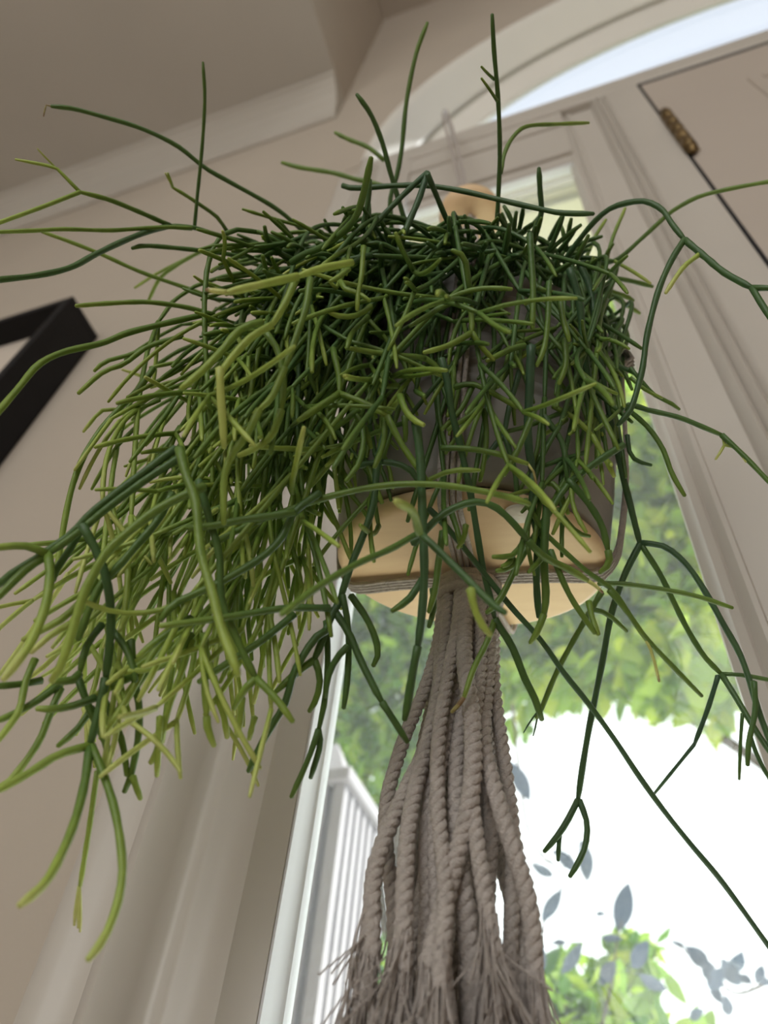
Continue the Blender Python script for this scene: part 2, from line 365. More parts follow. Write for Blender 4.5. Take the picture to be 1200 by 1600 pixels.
V, Fc = lathe([(.0005, H-.012), (.03, H-.010), (.06, H-.014), (RT-.008, H-.02), (RT-.0095, H-.035)], 40, O, XP, YP, A)
V = [p + A*random.uniform(-.003, .004) for p in V]; mesh('soil', V, Fc, MSOIL, plant)

TH = .012; RD = .0865; SYD = .95
disc = thing('plant_saucer', 'round pale wooden board under the grey pot', 'saucer', O - A*TH)
V, Fc = lathe([(.0005, -.0008), (RD-.004, -.0008), (RD-.001, -.002), (RD, -.005), (RD, -TH+.004), (RD-.002, -TH+.001), (RD-.006, -TH-.0006), (.02, -TH-.0006), (.0005, -TH-.0006)], 64, O, XP, YP, A, SYD)
mesh('board', V, Fc, MWOOD, disc)
def on_disc(u, v):              # where the sight line of a spot in view meets the board's underside
    r = ray(u, v); P0 = O - A*(TH+.0006); s = (P0-EYE).dot(A)/r.dot(A); return EYE + r*s
MFELT = mat('felt', (.75, .70, .62), .9, .05, 100)
p = on_disc(812, 801)
for q in (p,):
    V, Fc = lathe([(.0085, 0), (.0085, -.0012), (.0078, -.002), (.0003, -.002)], 24, q, XP, YP, A); o = mesh('felt_pad', V, Fc, MFELT, disc); o['label'] = 'small cream felt pad on the underside'

hang = thing('macrame_hanger', 'cotton cord hanger with a long tassel and a wooden bead', 'plant hanger', O - A*.02)
BEAD = at(735, 338, .93); HOOK = aty(697, 176, .385)
V, Fc = lathe([(.006, -.012), (.026, -.014), (.035, -.009), (.038, 0), (.035, .009), (.026, .014), (.006, .012), (.006, -.012)], 32, BEAD, (1,0,0), (0,1,0), (0,0,1))
o = mesh('bead', V, Fc, MWOOD, hang); o['label'] = 'turned wooden bead above the foliage'
KN = O - A*(TH+.007)
def ropes(name, P, nn, r, sep, parent, twist=0.0):
    P, T, N, Bn = frames(P); b = B()
    for i in range(nn):
        off = (i-(nn-1)/2)*sep
        b.tube(P + off*Bn + N*(.0007*math.sin(i*2.1)), r, 7)
    return b.obj(name, MCORD, parent, True)
for a in (0.05, math.pi/2-.08, math.pi-.05, -math.pi/2+.12):
    P = [BEAD+np.array([0, 0, .0])*1]
    P = [BEAD + (loc(a, .004, 0)-O), BEAD*.5 + loc(a, RT*.62, H+.01)*.5, loc(a, RT+.009, H+.004), loc(a, RT+.0085, H-.02), loc(a, RB+.012, .06), loc(a, RB+.0055, .004), loc(a, RD+.0025, -TH*.6), loc(a, RD-.006, -TH-.0045), loc(a, .05, -TH-.0042), loc(a, .02, -TH-.0045), loc(a, .003, -TH-.007)]
    Q = spline(P, n=110)
    Tn = np.gradient(Q, axis=0); Tn /= np.linalg.norm(Tn, axis=1)[:, None]
    side = -XP*math.sin(a) + YP*math.cos(a); b = B()
    for i in range(4):
        fan = np.clip((np.linspace(0, 1, 110)-.02)*8, .15, 1)
        b.tube(Q + side[None, :]*((i-1.5)*.0036*fan)[:, None], .0016, 7)
    b.obj('cord', MCORD, hang, True)
for i in range(2):               # doubled cord from the bead to the hook
    d = np.array([.005*(2*i-1), 0, 0])
    ropes('hanging_loop', spline([BEAD+np.array([0, 0, -.01])+d*.3, BEAD*.5+HOOK*.5+d, HOOK+d+np.array([0, 0, -.03]), HOOK+np.array([0, -.004, .006])], n=60), 1, .0028, 0, hang)
# knot and tassel, hanging plumb from the middle of the board
KC = KN - np.array([0, 0, .007])
b = B(); P = []
for i in range(70):
    t_ = i/69; a = t_*2*math.pi*3
    P.append(KC + np.array([(.0182+.001*t_)*math.cos(a), (.0182+.001*t_)*math.sin(a), .002-.016*t_]))
b.tube(P, .0034, 7); V, Fc = lathe([(.0130, .0), (.0130, -.02), (.004, -.025)], 20, KC); b.add(V, Fc)
b.obj('knot', MCORD, hang, True)
def twisted(P, r, turns, parent, name):  # three-ply cord
    P, T, N, Bn = frames(P); b = B(); m_ = len(P); s = np.linspace(0, 1, m_)
    for j in range(3):
        ph = 2*math.pi*(turns*s + j/3)
        b.tube(P + r*.52*(np.cos(ph)[:, None]*N + np.sin(ph)[:, None]*Bn), r*.60, 6)
    return b.obj(name, MCORD, parent, True)
rg = random.Random(3); fib = B(); NT = 23
for i in range(NT):
    a = 2*math.pi*(i+rg.uniform(-.2, .2))/15 if i < 15 else 2*math.pi*(i-15)/9+.3
    R0 = .0150 if i < 15 else .008
    Lc = .234 + rg.uniform(-.018, .016); spread = (1.42 if i < 15 else 1.5) + rg.uniform(-.2, .25)
    P = []
    w1, w2 = rg.uniform(0, 6), rg.uniform(0, 6); aw = rg.uniform(.0012, .0042)
    for q in range(7):
        s = q/6; rr = R0*(1+ (spread-1)*min(1, s*1.5) + .55*s*s)
        P.append(KC + np.array([rr*math.cos(a)+aw*s*3*math.sin(w1+s*7), rr*math.sin(a)+aw*s*3*math.sin(w2+s*6), -.004-(Lc-.004)*s])+np.array([-.009*s, 0, 0]))
    Q = spline(P, n=84)
    twisted(Q, .0039+rg.uniform(-.0004, .0006), 14, hang, 'tassel_cord')
    for _ in range(80):          # frayed end
        e = Q[-1-rg.randrange(0, 9)]; out = np.array([math.cos(a), math.sin(a), 0])*rg.uniform(-.2, .8) + np.array([rg.uniform(-.45, .45), rg.uniform(-.45, .45), 0])
        L_ = rg.uniform(.03, .065); st = e + np.array([rg.uniform(-.003, .003), rg.uniform(-.003, .003), .004])
        P3 = [st, st+out*.004+np.array([0, 0, -L_*.45]), st+out*.014*rg.uniform(.1, 2.0)+np.array([rg.uniform(-.004, .004), rg.uniform(-.004, .004), -L_])]
        fib.tube(spline(P3, n=7), .00048, 4, False)
o = fib.obj('fringe', MCORD, hang, True); o['kind'] = 'stuff'
hk = thing('hanging_hook', 'white cup hook at the arch over the plant', 'hook', HOOK)
b = B(); P = [HOOK+np.array([0, .175, .012]), HOOK+np.array([0, .03, .012])]
for i in range(15):
    a = math.radians(90 - i*17); P.append(HOOK+np.array([0, .004+.013*math.cos(a)-.0, -.004+.016*math.sin(a)]))
b.tube(spline(P, n=60), .0026, 10); b.obj('hook_wire', MSASH, hk, True)
V, Fc = lathe([(.0003, 0), (.011, 0), (.010, .004), (.004, .006), (.003, .012)], 20, HOOK+np.array([0, .155, .012]), (1,0,0), (0,0,1), (0,-1,0)); mesh('base_plate', V, Fc, MSASH, hk)
# ------------------------------------------------------------------ the plant's stems
# stems that can be told apart in view: depth at both ends, tone at both ends (0 old blue-green .. 1 young yellow), radius in mm, then the course
COURSES = '''
.56 .50 .2 .3 2.0 475 362 430 325 360 285 320 262 280 230 240 209 205 195 160 182 115 170 80 166
.50 .50 1 1 .7 80 166 73 163 70 172 68 182
.54 .50 .25 .35 1.5 304 355 308 310 314 250 318 200 320 150 317 97
.55 .52 .2 .3 2.0 440 392 420 385 350 370 304 356 265 352
.52 .47 .3 .6 1.9 265 352 215 330 170 312 125 300
.47 .46 .6 .8 1.3 125 300 105 280 88 263 60 256 24 249
.47 .46 .8 .9 .7 88 263 70 245 58 232
.47 .44 .6 .75 1.6 125 300 80 318 40 333 4 346 -12 352
.52 .45 .45 .65 1.7 300 357 265 355 220 357 170 360 100 358 60 360 10 362 -12 363
.52 .40 .15 .25 2.2 265 353 230 362 190 378 150 397 110 418 60 430 0 437 -20 440
.56 .52 .45 .6 1.8 345 470 300 453 220 425 160 398 110 378 65 362
.54 .50 .2 .3 2.0 400 405 350 396 300 390 230 384 206 388
.55 .53 .3 .6 1.7 355 362 340 340 320 325 290 305 270 293
.53 .52 .7 .8 1.3 270 293 262 270
.53 .52 .8 .9 .8 270 293 258 270
.64 .66 .4 .6 2.0 340 380 310 395 280 412 250 435 232 470
.65 .66 .5 .7 1.6 310 395 250 425 210 450
.50 .46 .4 .65 1.9 335 492 290 480 230 472 170 474 118 478
.46 .35 .35 .6 2.1 325 490 260 505 200 520 160 536 100 550 60 570 30 605 0 640 -15 655
.46 .44 .4 .65 1.9 285 525 250 535 225 545 195 568 160 582 122 615
.46 .45 .4 .6 1.7 225 545 200 555 165 565 147 580
.46 .45 .45 .85 1.5 250 625 210 640 165 640 150 650 130 675
.45 .41 .35 .7 2.1 240 575 215 610 185 640 155 675 130 715 113 760 100 820 88 900
.45 .44 .4 .6 1.5 215 665 185 695 165 725 143 765
.60 .58 .2 .45 2.2 612 360 610 310 620 275 628 230 635 160 650 85 668 35
.55 .52 .15 .25 2.2 640 372 625 320 610 270 598 225 580 180 557 147
.50 .44 .2 .25 1.7 776 355 779 300 781 230 778 150 772 80 769 22
.46 .45 .4 .6 1.1 772 124 762 115 752 104
.46 .45 .4 .6 1.1 777 158 765 140 752 122
.49 .55 .35 .65 1.7 782 270 790 235 805 210 825 197 870 194 920 192
.66 .68 .4 .5 2.6 600 292 580 285 555 280 520 270 470 262 440 254
.66 .67 .4 .5 2.4 600 250 575 230 545 218 523 207
.44 .39 .2 .45 2.3 455 410 480 395 500 388 525 372 548 350 560 330 572 285 580 246
.47 .46 .1 .2 2.0 566 360 575 315 578 280
.52 .46 .1 .15 2.2 535 290 555 294 620 290 665 290 720 298 780 312 850 328 880 333 928 334
.48 .47 .05 .15 2.2 668 270 640 295 610 325 575 362
.48 .46 .05 .15 2.4 668 270 655 310 640 345 625 385 612 430
.47 .49 .05 .15 2.1 668 272 690 325 705 360
.52 .50 .1 .2 2.3 828 380 835 360 846 335 844 300 842 262
.50 .50 .1 .15 1.9 572 365 576 340 577 318
.53 .46 .1 .15 2.3 880 410 905 375 930 345 955 325 985 316 1010 315 1035 328 1050 350 1070 375
.46 .42 .15 .15 2.4 1070 375 1100 400 1130 425 1160 442 1175 450
.42 .41 .2 .3 2.0 1175 450 1195 450 1220 451
.42 .40 .15 .2 2.2 1175 450 1190 475 1218 518
.46 .44 .15 .1 2.2 1070 373 1050 405 1032 445 1020 485 1010 530 1005 570 998 600 985 640 965 665
.45 .44 .75 .95 1.7 1092 398 1070 415 1055 435 1040 458
.58 .52 .3 .55 2.0 930 415 965 405 1000 375 1035 343 1050 330 1090 308 1140 295 1200 284 1222 281
.55 .53 .15 .3 2.2 890 402 930 404 960 408
.53 .52 .6 .9 1.5 960 408 990 425 1017 443
.56 .57 .4 .7 1.8 948 405 958 370 977 325
.56 .57 .4 .7 1.8 912 412 930 370 947 343
.58 .60 .2 .4 2.4 880 415 940 430 990 440 1020 448
.58 .60 .25 .5 2.4 890 425 940 450 975 462 990 470
.58 .61 .3 .6 2.2 900 430 960 465 1000 490
.50 .46 .05 .1 2.5 905 410 922 450 930 500 940 580 955 660 970 730 985 790 1000 850
.46 .46 .05 .1 2.6 890 420 905 470 912 540 925 620 945 690
.46 .44 .1 .1 2.3 1000 850 975 900 955 960 942 1030 930 1090 920 1140 910 1200 903 1250
.44 .43 .1 .15 2.2 903 1250 885 1285 868 1310 850 1331
.435 .43 .1 .1 1.7 874 1305 873 1325 872 1345
.44 .42 .1 .2 2.1 905 1250 917 1285 915 1320 905 1345 890 1370
.46 .40 .05 .15 2.1 1003 848 1040 855 1075 885 1105 930 1130 975 1155 1020 1170 1060 1185 1110 1200 1150 1218 1195
.46 .44 .25 .35 2.1 1003 853 1030 895 1050 935 1075 985 1100 1025 1127 1053
.44 .40 .2 .2 2.0 1127 1053 1150 1090 1180 1140 1200 1170 1218 1195
.44 .43 .25 .35 1.5 1127 1053 1160 1055 1200 1062 1220 1066
.44 .44 .0 .0 1.7 1122 1056 1105 1110 1085 1163
.44 .45 .0 .1 1.2 1085 1163 1055 1200 1020 1243
.42 .42 .2 .3 1.2 1160 1115 1157 1160 1155 1218
.41 .40 .2 .3 1.9 1178 1065 1180 1110 1170 1160 1168 1196
.42 .41 .15 .2 1.5 1172 1150 1185 1185 1205 1222
.46 .44 .2 .3 1.9 970 640 985 632 1010 640 1060 652 1100 668 1128 680
.44 .42 .25 .35 1.9 1128 680 1150 700 1175 725 1210 762
.44 .44 .8 .95 1.1 1130 682 1132 695 1118 718
.44 .43 .8 .95 1.1 1132 695 1150 700 1166 722
.46 .44 .25 .5 1.9 975 635 1010 665 1035 700 1050 740 1070 775
.47 .46 .1 .2 1.7 980 680 985 710 1000 722 1018 727
.48 .47 .2 .45 1.6 985 575 1020 615 1045 628 1062 640
.47 .46 .4 .6 1.5 985 590 1010 610 1035 622
.50 .49 .1 .15 1.8 930 565 960 570 990 582 1000 590
.49 .48 .15 .3 1.8 930 500 965 520 1003 545
.44 .42 .35 .5 1.7 935 912 970 912 1030 920 1090 932 1145 950
.40 .39 .1 .05 1.8 670 795 690 815 720 850 760 900 800 950 845 1000 880 1050 920 1100 960 1155 1000 1215 1040 1270 1080 1320 1130 1380 1200 1477 1218 1502
.40 .40 .35 .4 1.7 820 780 850 830 880 860 920 895 960 925 1000 985 1050 1040 1097 1088
.40 .40 .35 .5 1.9 952 922 975 950 990 970 1010 1000
.40 .40 .9 1 1.1 1010 1000 1020 1025 1030 1065
.42 .42 .35 .45 1.9 940 925 905 985 870 1050 845 1110 838 1122
.42 .42 .1 .1 .6 840 1112 828 1128 818 1145
.42 .42 .1 .1 .6 840 1112 838 1130 833 1150
.40 .40 .05 .15 2.2 690 560 700 600 705 640 720 700 735 770 745 830 755 890 765 930 773 965
.40 .40 .15 .35 2.5 773 968 800 1010 820 1060 835 1090 847 1125
.40 .38 .4 .6 1.9 773 970 760 1005 740 1045 725 1090
.38 .38 1 1 1.4 725 1090 716 1102 705 1113
.30 .30 .7 .8 1.9 735 920 740 945 750 972 767 993
.36 .28 .3 .5 1.9 652 835 645 838 610 858 560 880 500 915 440 960
.34 .30 .15 .2 2.0 655 832 690 865 730 905 770 945 790 958
.33 .29 .5 .85 2.2 655 832 645 800 618 783
.38 .36 .1 .1 2.6 650 660 657 720 660 800 662 850 663 900 660 950 653 1010
.36 .36 .15 .3 2.4 653 1010 645 1050 635 1110 632 1125
.38 .38 .15 .3 2.3 645 850 690 805 735 785 770 790 800 815 825 845
.38 .39 .3 .65 2.3 825 845 850 870 890 890 918 907
.39 .39 .9 1 1.2 918 907 930 915 942 926
.42 .39 .2 .4 2.2 975 695 935 720 890 755 865 790 840 830 815 870 800 900 785 930 775 945 760 958
.41 .40 .2 .35 2.3 888 750 915 780 940 820 950 860
.40 .40 .4 .5 2.2 950 860 952 880 937 895
.43 .42 .15 .25 2.1 850 650 878 690 885 730 886 750
.38 .36 .35 .55 2.0 330 850 400 815 450 797 500 780 560 765 620 757 680 757 740 765 800 778 828 788
.40 .39 .3 .6 1.9 690 700 705 700 740 702 780 710 825 725
.39 .39 1 1 .8 825 725 835 740 838 760 840 766
.40 .39 .1 .15 2.0 562 727 600 722 635 730 655 755 662 800
.42 .40 .4 .5 2.1 520 545 530 590 530 615
.40 .38 .45 .55 2.3 530 615 500 635 465 658
.40 .39 .45 .55 2.1 530 615 570 630 605 650
.39 .38 .45 .5 2.1 605 650 625 690 645 720 668 752
.40 .39 .5 .6 1.7 605 650 612 640 625 622
.42 .41 .45 .55 1.9 735 480 737 500 737 520
.41 .40 .5 .65 2.0 737 520 700 540 662 551
.41 .41 .5 .65 1.9 737 520 755 545 772 563
.42 .41 .4 .6 2.0 665 560 632 556 580 550 540 543
.42 .41 .4 .5 2.1 610 565 600 585 592 603
.42 .42 .4 .5 1.9 632 556 670 562 697 595
.42 .42 .4 .6 2.0 622 603 595 604
.42 .42 .4 .6 1.7 638 560 640 575 643 590
.39 .37 .45 .75 2.0 625 618 633 640 645 655 662 664
.37 .35 .7 .75 2.2 550 410 535 413 500 420 465 432
.35 .33 .7 .85 2.3 465 432 420 442 355 457
.33 .33 .9 1 1.5 355 457 322 453
.36 .35 .55 .7 2.2 463 434 445 475 425 508
.35 .34 .65 .75 2.2 425 508 395 525 370 550 350 575 343 590
.34 .34 .85 .8 2.3 343 575 345 620 348 660 350 700
.36 .34 .5 .7 2.2 410 503 375 515 345 550 310 585 283 607
.38 .36 .4 .5 2.1 485 435 478 480 465 520 445 575
.36 .35 .5 .6 2.1 445 575 425 620 405 640
.35 .34 .55 .6 2.1 405 640 385 680 360 715 350 750 350 820
.37 .36 .4 .5 2.0 412 515 435 550 443 600 440 640
.36 .36 .5 .8 2.1 440 640 425 680 400 700 372 712
.36 .34 .15 .3 2.3 275 700 215 745 150 795 110 835 60 870 20 895 -15 925
.36 .345 .2 .35 2.3 285 712 220 755 160 800 125 830 75 866
.345 .33 .5 .7 2.3 75 866 40 853 0 855 -18 857
.345 .30 .5 .9 2.4 75 866 78 900 70 950 50 1000 30 1030 5 1062
.345 .33 .4 .5 2.2 70 870 40 890 0 930 -15 945
.355 .35 .2 .3 2.1 125 830 105 865 88 890 83 908
.345 .34 .15 .2 2.4 128 820 150 860 165 900 173 950 172 1000 165 1060
.34 .33 .2 .25 2.5 165 1060 155 1110 140 1165
.33 .26 .3 .9 2.2 140 1165 133 1220 118 1280 98 1330 70 1380 30 1415
.33 .30 .55 .7 2.2 140 1165 90 1180 50 1205 0 1233 -15 1240
.33 .27 .4 .85 2.1 143 1165 158 1200 178 1260 190 1330 190 1380 178 1430 160 1470 137 1500
.35 .34 .6 .75 1.6 152 1205 147 1240 140 1290 125 1385
.34 .34 .9 .95 1.0 124 1385 118 1420 116 1446
.34 .34 .9 .95 .9 124 1385 122 1420 122 1450
.34 .34 .9 .95 .9 124 1385 126 1430 125 1456
.35 .32 .4 .8 2.5 320 760 285 775 240 800 190 840 165 865 150 890 130 930 115 980 95 1040 80 1065
.36 .34 .25 .4 2.2 270 770 245 815 215 850 185 885 160 910 140 950 122 1000
.34 .29 .4 .75 2.4 280 700 290 740 305 780 310 830 315 870 330 920 345 980 360 1020 372 1055
.36 .35 .3 .4 2.2 460 800 430 805 380 812 330 822 292 824
.37 .34 .2 .4 2.2 500 770 460 800 440 840 410 870 370 895 340 912 300 930 270 945 250 970
.36 .34 .2 .4 2.1 310 750 330 820 343 870 345 930 360 975 380 1020 400 1060
.34 .34 .5 .6 2.1 400 1060 380 1080 365 1108
.34 .33 .5 .6 2.2 400 1060 430 1090 458 1128
.36 .33 .2 .6 2.0 515 950 450 950 400 957 350 965 300 972 250 978
.40 .38 .05 .15 2.3 610 650 590 720 585 780 570 830 550 880 530 940
.38 .37 .1 .25 2.4 530 940 515 970 500 1010 490 1032
.37 .36 .35 .5 2.2 490 1032 465 1050 430 1082
.37 .37 .3 .5 2.1 492 1032 500 1060 495 1090 483 1112
.38 .36 .15 .2 2.2 520 950 545 990 565 1035 590 1085 597 1097
.36 .36 .2 .3 2.0 597 1097 615 1125 637 1160
.38 .37 .2 .25 2.0 535 930 543 970 545 1010 543 1060 537 1107
.37 .37 .2 .3 1.9 543 1010 525 1030 512 1060 508 1090
.38 .37 .2 .3 1.9 510 970 512 1030 508 1090 498 1140
.37 .36 .25 .4 1.8 498 1140 480 1190 455 1246
.37 .37 .2 .2 1.8 497 1140 500 1165 485 1216
.39 .38 .25 .35 2.1 548 930 575 970 590 1010 590 1025 583 1041
.37 .35 .2 .3 2.2 510 985 490 1000 460 1050 445 1100 415 1150 388 1206
.37 .34 .25 .45 2.1 460 960 410 1000 350 1040 310 1066
.35 .34 .6 .8 1.9 300 1000 280 1060 262 1110 248 1165 235 1193
.34 .34 .7 .8 1.8 250 1120 247 1170 245 1213
.35 .34 .5 .7 2.2 320 990 320 1060 323 1120
.34 .34 .6 .8 2.1 323 1120 325 1140 335 1166
.35 .35 .7 .8 1.9 340 1090 350 1120 355 1153
.35 .35 .6 .8 1.9 378 1090 376 1120 372 1151
.35 .35 .6 .7 1.7 398 1120 393 1140 389 1156
.35 .34 .3 .4 2.0 205 1000 210 1060 218 1110 215 1160 205 1210 194 1238
.34 .34 .6 .7 1.8 207 1213 213 1230 220 1249
.35 .34 .25 .35 2.1 175 985 195 1010 207 1040 212 1065
.35 .34 .4 .55 2.0 208 1057 185 1068 162 1082
.34 .33 .25 .65 2.0 150 1090 110 1104 80 1108 57 1107
.35 .34 .2 .4 2.1 160 975 135 1010 125 1050
.34 .33 .35 .5 2.2 125 1052 110 1064 82 1064
.35 .34 .25 .5 2.0 122 1060 135 1095 150 1130 165 1160 172 1196
.35 .34 .3 .5 1.9 160 1088 175 1120 188 1150 195 1180 198 1212
.35 .32 .4 .75 1.9 95 1075 80 1110 60 1160 20 1215 -5 1232
.35 .32 .5 .8 1.9 55 1030 40 1065 30 1110 10 1140 -10 1165
.35 .33 .3 .6 2.0 95 1068 50 1100 0 1125 -15 1130
.35 .33 .3 .4 2.0 65 1063 40 1068 0 1072 -15 1073
.35 .34 .5 .8 2.0 150 905 130 935 100 965 65 985 35 1000
.34 .33 .75 .95 1.8 110 975 80 992 48 1020
.35 .34 .3 .5 2.0 145 1105 120 1140 90 1166
.36 .35 .5 .7 1.9 235 1040 205 1085 165 1130
.36 .33 .55 .75 2.0 290 960 240 1020 200 1090 160 1150
.35 .34 .3 .65 2.0 300 965 270 985 240 1005 215 1027
.35 .34 .4 .8 1.9 300 990 270 1030 240 1045 186 1050
.42 .41 .2 .45 2.1 828 365 830 400 833 450 832 513
.42 .41 .25 .55 1.9 858 440 856 500 850 545 838 572
.43 .42 .3 .55 1.9 875 470 880 500 890 533
.42 .42 .3 .6 1.8 840 450 855 455 870 459
.42 .42 .4 .6 1.6 833 462 827 470 820 476
.43 .42 .3 .55 1.9 882 530 884 570 873 600
.42 .41 .35 .55 1.9 820 540 800 545 760 564
.42 .41 .3 .55 1.9 710 605 740 600 780 620 809 637
.42 .41 .3 .45 1.9 740 600 720 640 690 672
.42 .41 .3 .5 1.9 775 600 745 640 700 672
.415 .415 .05 .1 2.0 788 680 770 700 757 720
.415 .41 .1 .2 1.9 788 680 795 700 805 740 808 776
.43 .415 .05 .1 2.0 812 580 795 640 788 680
.41 .41 .0 .05 2.8 830 540 828 600 825 680 832 740
.41 .40 .05 .15 2.4 832 740 832 800 840 840 838 900 842 965
.40 .39 .2 .45 2.6 855 780 850 870 853 930 850 960
.39 .39 .45 .6 2.2 850 960 838 990 828 1005
.40 .39 .3 .5 2.1 835 640 815 690 800 720 787 743
.42 .41 .35 .5 1.8 755 640 760 670 758 710 750 752
.40 .39 .5 .6 1.7 650 760 680 745 710 735 750 735
.39 .38 .35 .55 1.9 820 845 800 868 770 870
.39 .38 .4 .5 1.8 848 870 838 882 826 894
.39 .38 .35 .55 1.9 800 870 795 880 785 885
.39 .38 .35 .5 1.9 805 875 795 888 776 892
.44 .43 .5 .7 1.8 864 634 900 655 925 680
.43 .42 .6 .8 1.8 925 680 945 715 960 745
.44 .43 .4 .7 1.7 885 655 865 670 846 681
.42 .41 .4 .6 1.8 850 755 870 760 888 803
.42 .42 .35 .45 1.7 870 795 900 830 922 838
.39 .38 .3 .5 1.9 860 860 890 930 930 990
.39 .38 .5 .6 1.9 920 940 925 965 935 992
.42 .42 .3 .5 1.6 925 952 950 960 980 987
.40 .39 .4 .5 1.9 575 725 585 755 597 786
.40 .38 .4 .5 1.9 600 655 600 690 585 730
.41 .39 .35 .5 2.0 560 640 535 660 485 695
.40 .38 .3 .45 1.9 565 660 568 690 560 725 540 752
.41 .40 .4 .55 1.9 550 640 570 670 580 700
.40 .39 .3 .5 1.9 705 800 715 830 720 855
.39 .39 .5 .55 1.7 728 820 725 840 715 857
.41 .41 .35 .5 1.9 632 650 634 680 633 690
.38 .37 .1 .4 2.2 660 905 640 935 620 950 612 955
.39 .38 .3 .5 2.1 692 830 685 880 680 920 670 957
.39 .38 .2 .3 1.9 676 920 678 950 670 980
.42 .41 .45 .6 1.7 538 405 535 430 525 450 515 440
.41 .40 .5 .6 1.7 568 385 565 430 560 455 558 485
.41 .40 .5 .6 1.7 532 440 540 452 560 458 578 470
.41 .40 .45 .65 1.8 580 478 560 492 535 495 514 488
.42 .40 .35 .5 1.8 575 495 550 520 542 545
.40 .39 .5 .6 1.7 545 420 530 432 516 440
.42 .41 .3 .5 1.9 735 460 728 410 725 400 706 391
.42 .41 .3 .4 1.9 735 462 690 480 640 510
.42 .41 .4 .5 1.8 690 470 730 455 765 450 800 452
'''
def tone(P, t0, t1):
    s = np.linspace(0, 1, len(P)) ** 1.4; return t0 + (t1-t0)*s
SEG = []                          # (points, radii, tones, size in view)
def project(P):
    c = (np.asarray(P) - EYE) @ ROT; return np.stack([600+F*c[:, 0]/c[:, 2], 800+F*c[:, 1]/c[:, 2], c[:, 2]], 1)
def stem_radius(m_, r, tip=True):
    s = np.linspace(0, 1, m_); q = r*(1 - .10*s + .10*np.exp(-((s-.02)/.03)**2) + .06*np.sin(s*31+r*9e3))
    if tip: q[-1] *= .72
    return q
def add_seg(P, r, t0, t1, main=False):
    SEG.append((P, stem_radius(len(P), r), np.clip(tone(P, t0, t1), 0, 1), main))
rs = random.Random(23)
for ln in COURSES.strip().split('\n'):
    q = [float(x) for x in ln.split()]
    k0, k1, t0, t1, r = q[:5]; uv = np.array(q[5:]).reshape(-1, 2)
    d = np.r_[0, np.cumsum(np.linalg.norm(np.diff(uv, axis=0), axis=1))]; d /= d[-1]
    if len(uv) == 2: uv = np.array([uv[0], (uv[0]+uv[1])/2, uv[1]]); d = np.array([0, .5, 1.])
    P = [at(u, v, k0+(k1-k0)*s) for (u, v), s in zip(uv, d)]
    add_seg(spline(P, step=.006), r*.00086, t0, t1, True)
# the rest of the bush: strands that leave the soil, arch over the rim and hang, forking as they go
ANCH = np.array([(720, 450, .455), (720, 600, .42), (720, 750, .39), (560, 420, .46), (450, 600, .42), (250, 480, .50), (250, 650, .43), (100, 800, .40), (100, 1000, .36), (220, 1180, .345), (400, 1000, .37), (500, 900, .40), (600, 800, .39), (950, 600, .465), (950, 440, .53), (980, 350, .55), (850, 800, .41), (500, 350, .50), (700, 330, .50), (850, 350, .52), (60, 350, .50)])
def depth(u, v):
    w_ = 1/(((ANCH[:, 0]-u)**2 + (ANCH[:, 1]-v)**2)/1e4 + .3)**1.5
    return float((ANCH[:, 2]*w_).sum()/w_.sum())
def rot(v, ax, an):
    ax = ax/np.linalg.norm(ax); return v*math.cos(an) + np.cross(ax, v)*math.sin(an) + ax*ax.dot(v)*(1-math.cos(an))
DOWN = np.array([0, 0, -1.])
def keep_out(p, gap=.010):        # nothing grows through the window wall, the pot or the board
    p = np.array(p)
    if p[1] > .438: p[1] = .438
    q = p - O; h = q.dot(A); rad = q - A*h; rr = np.linalg.norm(rad); lim = (RT if h > .01 else RD)+gap
    if -TH-.016 < h < H+.004 and rr < lim: p = O + A*h + rad/(rr+1e-9)*lim
    return p
def sprawls(P):                   # strays far outside the bush as it has grown: none there
    q = project(P[[len(P)//2, -1]]); b_ = np.interp(q[:, 1], [300, 430, 540, 760, 860, 950], [300, 290, 200, 100, 30, -60])
    u, v = q[:, 0], q[:, 1]
    return bool(((v < 315) | ((u > 990) & (v < 1200)) | (u < b_) | ((u > 470) & (v > 1010)) | ((u > 560) & (v > 900)) | (v > 1250)).any())
def twig(p0, d0, L, r, t0, t1, lev, droop=.5):
    n_ = max(4, int(L/.011)); P = [p0]; d = np.array(d0)/np.linalg.norm(d0); d[2] *= .25 if d[2] > .25 else 1; ax = np.array([rs.gauss(0, 1) for _ in range(3)]); cv = rs.gauss(0, .5)/n_
    for _ in range(n_):
        d = rot(d, ax, cv); d = d + DOWN*droop/n_*.8; d /= np.linalg.norm(d); P.append(keep_out(P[-1]+d*L/n_))
    P = spline(P, step=.0075)
    if sprawls(P): return
    add_seg(P, r, t0, t1)
    if lev > 0:
        base = rs.uniform(0, 6.28)
        for j in range(rs.choice([1, 2, 2, 3])):
            pr = np.cross(d, [rs.gauss(0, 1) for _ in range(3)]); pr /= np.linalg.norm(pr)
            twig(P[-1], rot(d, pr, rs.uniform(.25, .75)), L*rs.uniform(.5, .95), r*rs.uniform(.85, .98), t1, min(.87, t1+rs.uniform(.1, .3)), lev-1, droop)
